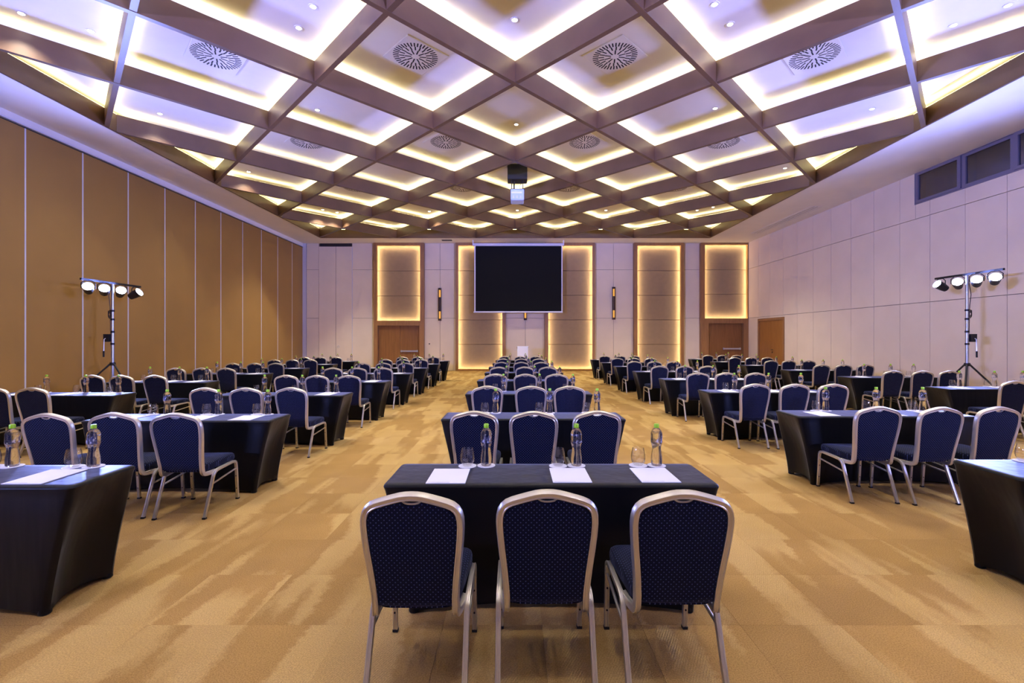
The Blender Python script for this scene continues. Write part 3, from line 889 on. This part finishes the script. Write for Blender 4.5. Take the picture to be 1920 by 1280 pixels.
# ------------------------------------------------------------------ light stands
def light_stand(X, Y, side, zbar, zlens, aims, label, winch_dir, power, colour, cone):
    """side +1: cans along y; aims: list of horizontal aim vectors for the four cans (far to near)"""
    t = empty('light_stand', (X, Y, 0), label=label, cat='stage light', group='crank-up stands with four lit stage cans')
    hub = 1.0
    put('mast', MB().lathe([(0.034, 0.12), (0.034, 1.75)], 14).mesh('mast', 'chrome', True), t)
    put('upper_mast', MB().lathe([(0.027, 1.70), (0.027, zbar - 0.02)], 14).mesh('upper_mast', 'chrome', True), t)
    for z in (1.45, 1.73, 2.02, 2.22):
        put('collar', MB().lathe([(0.042, z), (0.042, z + 0.045)], 14).mesh('collar', 'black', True), t)
    put('leg_hub', MB().lathe([(0.055, hub - 0.03), (0.06, hub), (0.055, hub + 0.04)], 12).mesh('leg_hub', 'black', True), t)
    put('lower_hub', MB().lathe([(0.045, 0.28), (0.045, 0.34)], 12).mesh('lower_hub', 'black', True), t)
    for k in range(3):
        a = math.radians(90 + 120 * k + 12)
        c, s = math.cos(a), math.sin(a)
        R_ = 0.92
        l = put('leg', MB().tube([(0.05 * c, 0.05 * s, hub), (R_ * c, R_ * s, 0.02)], 0.019, 8).mesh('leg', 'black', True), t)
        put('rubber_foot', MB().lathe([(0.028, 0.0), (0.028, 0.045)], 10, (R_ * c, R_ * s, 0)).mesh('rubber_foot', 'rubber', True), l)
        put('brace', MB().tube([(0.04 * c, 0.04 * s, 0.31), (0.5 * c, 0.5 * s, 0.46)], 0.010, 6).mesh('brace', 'black', True), l)
    wx = winch_dir
    w = put('winch', MB().box(min(0.034 * wx, 0.17 * wx), max(0.034 * wx, 0.17 * wx), -0.06, 0.06, 1.52, 1.70).mesh('winch', 'black'), t)
    put('crank_arm', MB().tube([(0.11 * wx, -0.065, 1.60), (0.12 * wx, -0.09, 1.58), (0.12 * wx, -0.10, 1.30)], 0.009, 6).mesh('crank_arm', 'steel', True), w)
    put('crank_grip', MB().lathe([(0.017, 1.17), (0.017, 1.31)], 8, (0.12 * wx, -0.10, 0)).mesh('crank_grip', 'black', True), w)
    put('cable_coil', MB().tube([(0.05 * wx + 0.035 * math.cos(q) * wx, -0.02, 2.12 + 0.075 * math.sin(q) + 0.002 * k) for k, q in enumerate([i * 0.5 for i in range(40)])], 0.008, 5).mesh('cable_coil', 'black', True), t)
    put('power_cable', MB().tube([(0.04 * wx, 0.02, zbar - 0.05), (0.09 * wx, 0.0, 2.6), (0.06 * wx, 0.0, 2.35), (0.05 * wx, 0.0, 1.9), (0.05 * wx, 0.02, 1.2), (0.06 * wx, 0.04, 0.2)], 0.007, 5).mesh('power_cable', 'black', True), t)
    put('cross_bar', MB().box(-0.022, 0.022, -0.80, 0.80, zbar - 0.022, zbar + 0.022).mesh('cross_bar', 'black'), t)
    for k, (dy, aim) in enumerate(zip((0.66, 0.22, -0.22, -0.62), aims)):
        av = Vector(aim).normalized()
        # can along its aim axis, local +x
        e = MB()
        n = 18
        prof = [(-0.17, 0.045), (-0.15, 0.075), (-0.05, 0.092), (0.085, 0.098), (0.10, 0.106), (0.11, 0.106), (0.11, 0.098), (0.09, 0.096)]
        e.loft([[(x, r * math.cos(2 * math.pi * q / n), r * math.sin(2 * math.pi * q / n)) for q in range(n)] for x, r in prof], cap1=False)
        can = put('par_can', e.mesh('par_can', 'black', True), t, (0, dy, zlens))
        can.rotation_euler = av.to_track_quat('X', 'Z').to_euler()
        ln = MB().loft([[(x, r * math.cos(2 * math.pi * q / n), r * math.sin(2 * math.pi * q / n)) for q in range(n)] for x, r in ((0.088, 0.095), (0.098, 0.06), (0.101, 0.01))], cap0=False)
        put('lens', ln.mesh('lens', 'lens', True), can)
        dzb = zbar - zlens
        q = [(0.0, 0.115, 0.0), (0.0, 0.118, dzb * 0.6), (0.0, 0.06, dzb - 0.02), (0.0, -0.06, dzb - 0.02), (0.0, -0.118, dzb * 0.6), (0.0, -0.115, 0.0)]
        yk = put('yoke', MB().tube(q, 0.010, 6).mesh('yoke', 'black', True), t, (0, dy, zlens))
        yk.rotation_euler = (0, 0, math.atan2(av.y, av.x))
        ld = bpy.data.lights.new('can_beam', 'SPOT')
        ld.energy = power
        ld.color = colour
        ld.spot_size = math.radians(cone)
        ld.spot_blend = 1.0
        ld.shadow_soft_size = 0.09
        lo = bpy.data.objects.new('can_beam', ld)
        COL.objects.link(lo)
        lo.parent = can
        lo.location = (0.125, 0, 0)
        lo.rotation_euler = (0, -math.pi / 2, 0)
light_stand(-9.4, 10.86, 1, 2.89, 2.70, [(0.97, 0.0, 0.5), (0.72, -0.68, 0.42), (0.66, -0.74, 0.42), (0.62, -0.78, 0.42)],
            'crank-up stand with four lit stage cans in front of the gold partition', -1, PAR_W, PARC, 160)
light_stand(10.3, 10.6, -1, 3.06, 2.87, [(-0.97, -0.05, 0.5), (-0.74, -0.66, 0.42), (-0.70, -0.71, 0.42), (-0.68, -0.74, 0.42)],
            'crank-up stand with four lit stage cans in front of the panelled wall', 1, PAR_W, PARC, 160)
# the second pair, whose beams throw the stands' shadows on the side walls
light_stand(-9.4, -3.4, 1, 2.89, 2.70, [(0.66, 0.75, 0.40)] * 4, 'crank-up stand with four lit stage cans behind the viewpoint, partition side', -1, PAR_REAR_W, PARC_REAR, 84)
light_stand(10.3, -3.4, -1, 3.06, 2.87, [(-0.66, 0.75, 0.40)] * 4, 'crank-up stand with four lit stage cans behind the viewpoint, panelled-wall side', 1, PAR_REAR_W, PARC_REAR, 84)

# ------------------------------------------------------------------ furniture prototypes
TZ = 0.745
TL, TD = 1.96, 0.47
def table_meshes():
    # perimeter parameter points: (x, y, cornerness, end?)
    per = []
    r = 0.03
    def side(p0, p1, n, is_end):
        for k in range(n):
            u = k / n
            per.append((p0[0] + (p1[0] - p0[0]) * u, p0[1] + (p1[1] - p0[1]) * u, u, is_end))
    hx, hy = TL / 2, TD / 2
    cor = [((hx - r, -hy + r), -90), ((hx - r, hy - r), 0), ((-hx + r, hy - r), 90), ((-hx + r, -hy + r), 180)]
    pts = []
    side_n = {0: 22, 1: 9, 2: 22, 3: 9}
    order = []
    # start after corner 3 (front-left) going along the front edge
    starts = [((-hx + r, -hy), (hx - r, -hy)), ((hx, -hy + r), (hx, hy - r)), ((hx - r, hy), (-hx + r, hy)), ((-hx, hy - r), (-hx, -hy + r))]
    for sidx in range(4):
        (a, b) = starts[sidx]
        n = side_n[sidx]
        for k in range(n + 1):
            u = k / n
            pts.append((a[0] + (b[0] - a[0]) * u, a[1] + (b[1] - a[1]) * u, 4 * u * (1 - u), sidx))
        (cx_, cy_), a0 = cor[sidx]
        for k in (1, 2):
            an = math.radians(a0 + 30 * k)
            pts.append((cx_ + r * math.cos(an), cy_ + r * math.sin(an), 0.0, sidx if k == 1 else (sidx + 1) % 4))
    def ring(z, inset, t):
        out = []
        for x, y, m, s in pts:
            sx_, sy_ = (1 if x > 0 else -1), (1 if y > 0 else -1)
            ax = min(1.0, (abs(x) / hx)) ** 3
            X, Y, Z = x, y, z
            taper = 0.15 * (1 - (1 - t) ** 1.25)
            X -= sx_ * (taper * abs(x) / hx + inset * ax)
            Y -= sy_ * inset * min(1, abs(y) / hy) ** 3
            if s in (0, 2):            # long sides sag in between the feet
                Y -= sy_ * m * (0.055 * t ** 1.5)
                Z += m ** 0.7 * 0.025 * max(0.0, (t - 0.75) / 0.25) ** 1.5
            else:
                X -= sx_ * m * (0.055 * math.sin(math.pi * min(1, t * 0.9)) + 0.03 * t)
                Z += m * 0.03 * max(0.0, (t - 0.8) / 0.2)
            # small creases fanning from the corners
            out.append((X, Y, Z))
        return out
    topr = [ring(TZ - 0.016, 0.0, 0), ring(TZ - 0.006, 0.004, 0), ring(TZ, 0.014, 0), ring(TZ, 0.05, 0)]
    top = MB().loft(topr, cap0=False).mesh('top_cloth', 'cloth', True)
    lev = [0, 0.03, 0.08, 0.16, 0.26, 0.38, 0.5, 0.62, 0.74, 0.84, 0.92, 0.97, 1.0]
    z0 = TZ - 0.016
    sk = MB().loft([ring(z0 + (0.012 - z0) * t, 0.003 if 0 < t < 0.1 else 0.0, t) for t in lev], cap0=False, cap1=False).mesh('skirt_cloth', 'cloth', True)
    foot = MB().lathe([(0.026, 0.0), (0.032, 0.006), (0.031, 0.03), (0.02, 0.05)], 12).mesh('foot_pocket', 'cloth', True)
    return fix_normals(top), fix_normals(sk), foot
T_TOP, T_SKIRT, T_FOOT = table_meshes()

RIB = [(-.014, .010), (-.0125, .0165), (-.008, .0175), (-.0055, .015), (.0055, .015), (.008, .0175), (.0125, .0165), (.014, .010)]
RIB = RIB + [(-a, -b) for a, b in RIB]
LEGP = [(-.013, .008), (-.011, .012), (-.005, .0125), (-.003, .0105), (.003, .0105), (.005, .0125), (.011, .012), (.013, .008)]
LEGP = LEGP + [(-a, -b) for a, b in LEGP]
def by(z): return 0.03 - 0.178 * (z - 0.44)
HALF = [(0, .931), (.025, .9302), (.05, .9265), (.085, .9175), (.12, .9075), (.15, .898), (.172, .888), (.188, .874), (.199, .855), (.2045, .83), (.206, .80), (.2035, .75), (.197, .68), (.189, .61), (.182, .54), (.177, .47), (.176, .43)]
def chair_meshes():
    d = {}
    up = [(x, by(z), z) for x, z in HALF] + [(.1765, .034, .408), (.178, .042, .392), (.1805, .056, .381), (.185, .085, .377), (.192, .13, .376), (.20, .19, .376)]
    path = [(-x, y, z) for x, y, z in reversed(up)] + up[1:]
    d['back_frame'] = fix_normals(MB().sweep(path, RIB, (-1, 0, 0)).mesh('back_frame', 'frame', True))
    # padded back
    inner = []
    for x, z in HALF[1:]:
        f = (x - 0.010) if x > 0.15 else x * 0.965
        inner.append((f, z - (0.011 if z > 0.86 else 0.0)))
    notch = [(0, .893), (.016, .894), (.030, .8985), (.040, .906)]
    body = notch + [p for p in inner if p[0] > 0.046] + [(.166, .425), (.11, .421), (.055, .419)]
    loop = body + [(0, .418)] + [(-x, z) for x, z in reversed(body[1:])]
    cxz = (0.0, 0.66)
    rings = []
    for sc_, off in ((0.0, -0.013), (0.86, -0.013), (0.965, -0.011), (0.992, -0.004), (0.992, 0.012), (0.95, 0.024), (0.84, 0.031), (0.45, 0.036), (0.0, 0.037)):
        rings.append([((x - cxz[0]) * max(sc_, 0.001) + cxz[0], by((z - cxz[1]) * max(sc_, 0.001) + cxz[1]) + off, (z - cxz[1]) * max(sc_, 0.001) + cxz[1]) for x, z in loop])
    d['backrest'] = fix_normals(MB().loft(rings).mesh('backrest', 'fab_back', True))
    arc = [(-.044, .912), (-.038, .902), (-.026, .8965), (-.012, .894), (0, .8935), (.012, .894), (.026, .8965), (.038, .902), (.044, .912)]
    d['hand_grip'] = MB().tube([(x, by(z) + 0.002, z + 0.002) for x, z in arc], 0.0048, 6).mesh('hand_grip', 'frame', True)
    # seat
    so = []
    def sy(x, y): so.append((x, y))
    n = 40
    for k in range(n):
        a = 2 * math.pi * k / n
        c, s = math.cos(a), math.sin(a)
        ex = 0.28
        u = math.copysign(abs(c) ** ex, c); v = math.copysign(abs(s) ** ex, s)
        y = 0.285 + 0.243 * v
        hw = 0.182 + 0.036 * (v + 1) / 2
        sy(hw * u, y)
    rings = []
    for sc_, z in ((0.0, .398), (0.93, .398), (0.985, .404), (1.0, .418), (1.0, .440), (0.985, .455), (0.95, .464), (0.85, .4695), (0.5, .473), (0.0, .474)):
        q = max(sc_, 0.001)
        rings.append([(x * q, 0.285 + (y - 0.285) * q, z) for x, y in so])
    d['seat'] = fix_normals(MB().loft(rings).mesh('seat', 'fab_seat', True))
    for sx in (-1, 1):
        rear = [(0.0, 0.012), (0.06, 0.165), (0.112, 0.30), (0.122, 0.327), (0.132, 0.349), (0.146, 0.367), (0.165, 0.379), (0.19, 0.385), (0.25, 0.388), (0.30, 0.389)]
        front = [(0.30, 0.389), (0.40, 0.391), (0.447, 0.391), (0.472, 0.386), (0.490, 0.374), (0.500, 0.356), (0.504, 0.33), (0.516, 0.17), (0.528, 0.012)]
        d['rear%d' % sx] = fix_normals(MB().sweep([(sx * 0.215, y, z) for y, z in rear], LEGP, (1, 0, 0)).mesh('leg', 'frame', True))
        d['front%d' % sx] = fix_normals(MB().sweep([(sx * 0.215, y, z) for y, z in front], LEGP, (1, 0, 0)).mesh('leg', 'frame', True))
        d['st%d' % sx] = MB().tube([(sx * 0.215, 0.104, 0.275), (sx * 0.215, 0.506, 0.312)], 0.0085, 8).mesh('stretcher', 'frame', True)
    d['foot'] = boxmesh('foot_cap', 'rubber', -0.014, 0.014, -0.014, 0.014, 0.0, 0.014)
    d['bolt'] = MB().loft([[(0.0055 * math.cos(2 * math.pi * k / 8), y, 0.0055 * math.sin(2 * math.pi * k / 8)) for k in range(8)] for y in (0.0, -0.003)]).mesh('bolt', 'rubber')
    return d
CH = chair_meshes()
def make_chair(X, Y, rz, detail, label):
    """X, Y: point under the top of the back"""
    t = empty('banquet_chair', (0, 0, 0), rz, label=label, cat='chair', group='navy banquet chairs at the tables')
    off = Matrix.Rotation(rz, 3, 'Z') @ Vector((0, -0.06, 0))
    t.location = (X - off.x, Y - off.y, 0)
    put('seat', CH['seat'], t)
    b = put('backrest', CH['backrest'], t)
    put('back_frame', CH['back_frame'], t)
    if detail: put('hand_grip', CH['hand_grip'], b)
    for sx in (-1, 1):
        for w, fy in (('rear', 0.0), ('front', 0.528)):
            l = put('leg', CH['%s%d' % (w, sx)], t)
            if detail:
                put('foot_cap', CH['foot'], l, (sx * 0.215, fy, 0))
                if w == 'front':
                    for z in (0.11, 0.235):
                        put('bolt', CH['bolt'], l, (sx * 0.215, 0.528 - (z - 0.012) * 0.0755 - 0.0105, z))
        put('stretcher', CH['st%d' % sx], t)
    return t

BOT = [(0.001, 0.002), (0.022, 0.002), (0.029, 0.0), (0.034, 0.004), (0.0355, 0.015), (0.036, 0.04), (0.035, 0.06), (0.0315, 0.085), (0.0285, 0.104), (0.028, 0.114), (0.030, 0.128), (0.0345, 0.142), (0.037, 0.150),
       (0.0365, 0.165), (0.037, 0.180), (0.0365, 0.195), (0.037, 0.210), (0.0355, 0.219), (0.029, 0.233), (0.020, 0.244), (0.0135, 0.249), (0.0135, 0.256)]
B_BODY = MB().lathe(BOT, 22).mesh('bottle_body', 'bottle', True)
B_CAP = MB().lathe([(0.0162, 0.250), (0.0165, 0.252), (0.0165, 0.271), (0.0150, 0.275), (0.008, 0.276)], 18).mesh('bottle_cap', 'green', True)
B_LABEL = MB().loft([[(0.0378 * math.cos(2 * math.pi * k / 24), 0.0378 * math.sin(2 * math.pi * k / 24), z) for k in range(24)] for z in (0.155, 0.212)], cap0=False, cap1=False).mesh('bottle_label', 'label', True)
GO = [(0.020, 0.0), (0.026, 0.001), (0.034, 0.008), (0.043, 0.026), (0.0465, 0.045), (0.046, 0.062), (0.042, 0.09), (0.0365, 0.116)]
GI = [(0.0350, 0.116), (0.0405, 0.09), (0.0445, 0.062), (0.045, 0.045), (0.0415, 0.028), (0.032, 0.013), (0.015, 0.010)]
G_BODY = MB().lathe(GO + GI, 22).mesh('water_glass', 'glass', True)
COAST = fix_normals(MB().lathe([(0.058, 0.0), (0.060, 0.001), (0.060, 0.0035), (0.058, 0.004)], 24).mesh('coaster', 'white', False))
PAD = boxmesh('notepad', 'paper', -0.115, 0.115, -0.15, 0.15, 0.0, 0.005)
PADBACK = boxmesh('backing_card', 'ink', -0.1155, 0.1155, -0.151, 0.15, 0.0, 0.0012)
PADLINE = boxmesh('footer_line', 'ink', -0.105, 0.02, -0.138, -0.135, 0.005, 0.0052)

# ------------------------------------------------------------------ seating plan
# column: (name, x of left end, first rear-edge y, pitch, rows, chair setback)
COLS = [('middle column', -0.77, 3.16, 2.20, 8, 1.20),
        ('inner left column', -4.50, 3.13, 2.125, 8, 1.22),
        ('outer left column', -7.94, 7.37, 2.08, 6, 1.20),
        ('inner right column', 3.06, 3.27, 2.25, 8, 1.12),
        ('outer right column', 7.28, 8.28, 2.28, 6, 1.15)]
SEATS = (('left seat', -0.575, -0.617, -0.403, -0.527), ('middle seat', -0.01, 0.127, 0.197, 0.094), ('right seat', 0.555, 0.65, 0.732, 0.63))
ROW1X = (-0.436, 0.138, 0.716)
def inframe(X, Y, Z, m):
    x, y = px(X, Y, Z)
    mm = m * F / Y
    return -mm < x < 1920 + mm and y < 1280 + mm
for cname, xl, y0, pitch, rows, back in COLS:
    cxm = xl + TL / 2
    for k in range(rows):
        yr = y0 + pitch * k
        o = ordn[k] if k < rows - 1 else 'farthest'
        where = '%s table, %s' % (o, cname)
        jx = 0.0 if k == 0 else random.uniform(-0.02, 0.02)
        tcx, tcy = cxm + jx, yr - TD / 2
        t = empty('conference_table', (tcx, tcy, 0), label='black-clothed conference table, %s in the %s' % (o, cname), cat='table', group='black-clothed tables in rows')
        put('top_cloth', T_TOP, t)
        put('skirt_cloth', T_SKIRT, t)
        for sx in (-1, 1):
            for sy_ in (-1, 1):
                put('foot_pocket', T_FOOT, t, (sx * (TL / 2 - 0.15 - 0.03), sy_ * (TD / 2 - 0.03), 0))
        for si, (sname, cdx, pdx, bdx, gdx) in enumerate(SEATS):
            # chair
            first = (cname == 'middle column' and k == 0)
            X = ROW1X[si] if first else tcx + cdx + random.uniform(-0.02, 0.02)
            Y = (1.945, 1.975, 1.97)[si] if first else yr - back + random.uniform(-0.03, 0.03)
            rz = (0.0, 0.0, 0.0)[si] if first else math.radians(random.uniform(-2.5, 2.5))
            if Y > 1.2 and inframe(X, Y + 0.5, 0.3, 0.28):
                make_chair(X, Y, rz, yr < 11, 'navy chair with silver frame, %s, %s' % (sname, where))
            # place setting
            jit = 0.0 if first else 0.015
            R = lambda a=jit: random.uniform(-a, a)
            bx, by_ = tcx + bdx + R(), yr - 0.055 + R(0.008)
            gx, gy_ = tcx + gdx + R(), yr - 0.065 + R(0.008)
            if abs(bx - gx) < 0.122: gx = bx - 0.122
            if not inframe(bx, by_, TZ, 0.06) and not inframe(gx, gy_, TZ, 0.06):
                continue
            cz_ = 0.0
            if yr < 13.5:
                cz_ = 0.004
                for (qx, qy, what) in ((bx, by_, 'bottle'), (gx, gy_, 'glass')):
                    put('coaster', COAST, None, (qx, qy, TZ), label='round white coaster under the %s, %s, %s' % (what, sname, where), cat='coaster', group='white coasters on the tables')
            b = empty('water_bottle', (bx, by_, TZ + cz_), random.uniform(0, 6.28), label='green-capped water bottle, %s, %s' % (sname, where), cat='bottle', group='water bottles on the tables')
            put('bottle_body', B_BODY, b)
            put('bottle_cap', B_CAP, b)
            put('bottle_label', B_LABEL, b)
            put('drinking_glass', G_BODY, None, (gx, gy_, TZ + cz_), label='clear stemless water glass, %s, %s' % (sname, where), cat='glass', group='water glasses on the tables')
            if inframe(tcx + pdx, yr - 0.29, TZ, 0.12):
                p = empty('notepad', (tcx + pdx + R(), yr - 0.29 + R(0.01), TZ), math.radians(0 if first else random.uniform(-3, 3)),
                          label='white notepad, %s, %s' % (sname, where), cat='notepad', group='notepads on the tables')
                put('paper_block', PAD, p)
                if yr < 8:
                    put('backing_card', PADBACK, p)
                    put('footer_line', PADLINE, p)
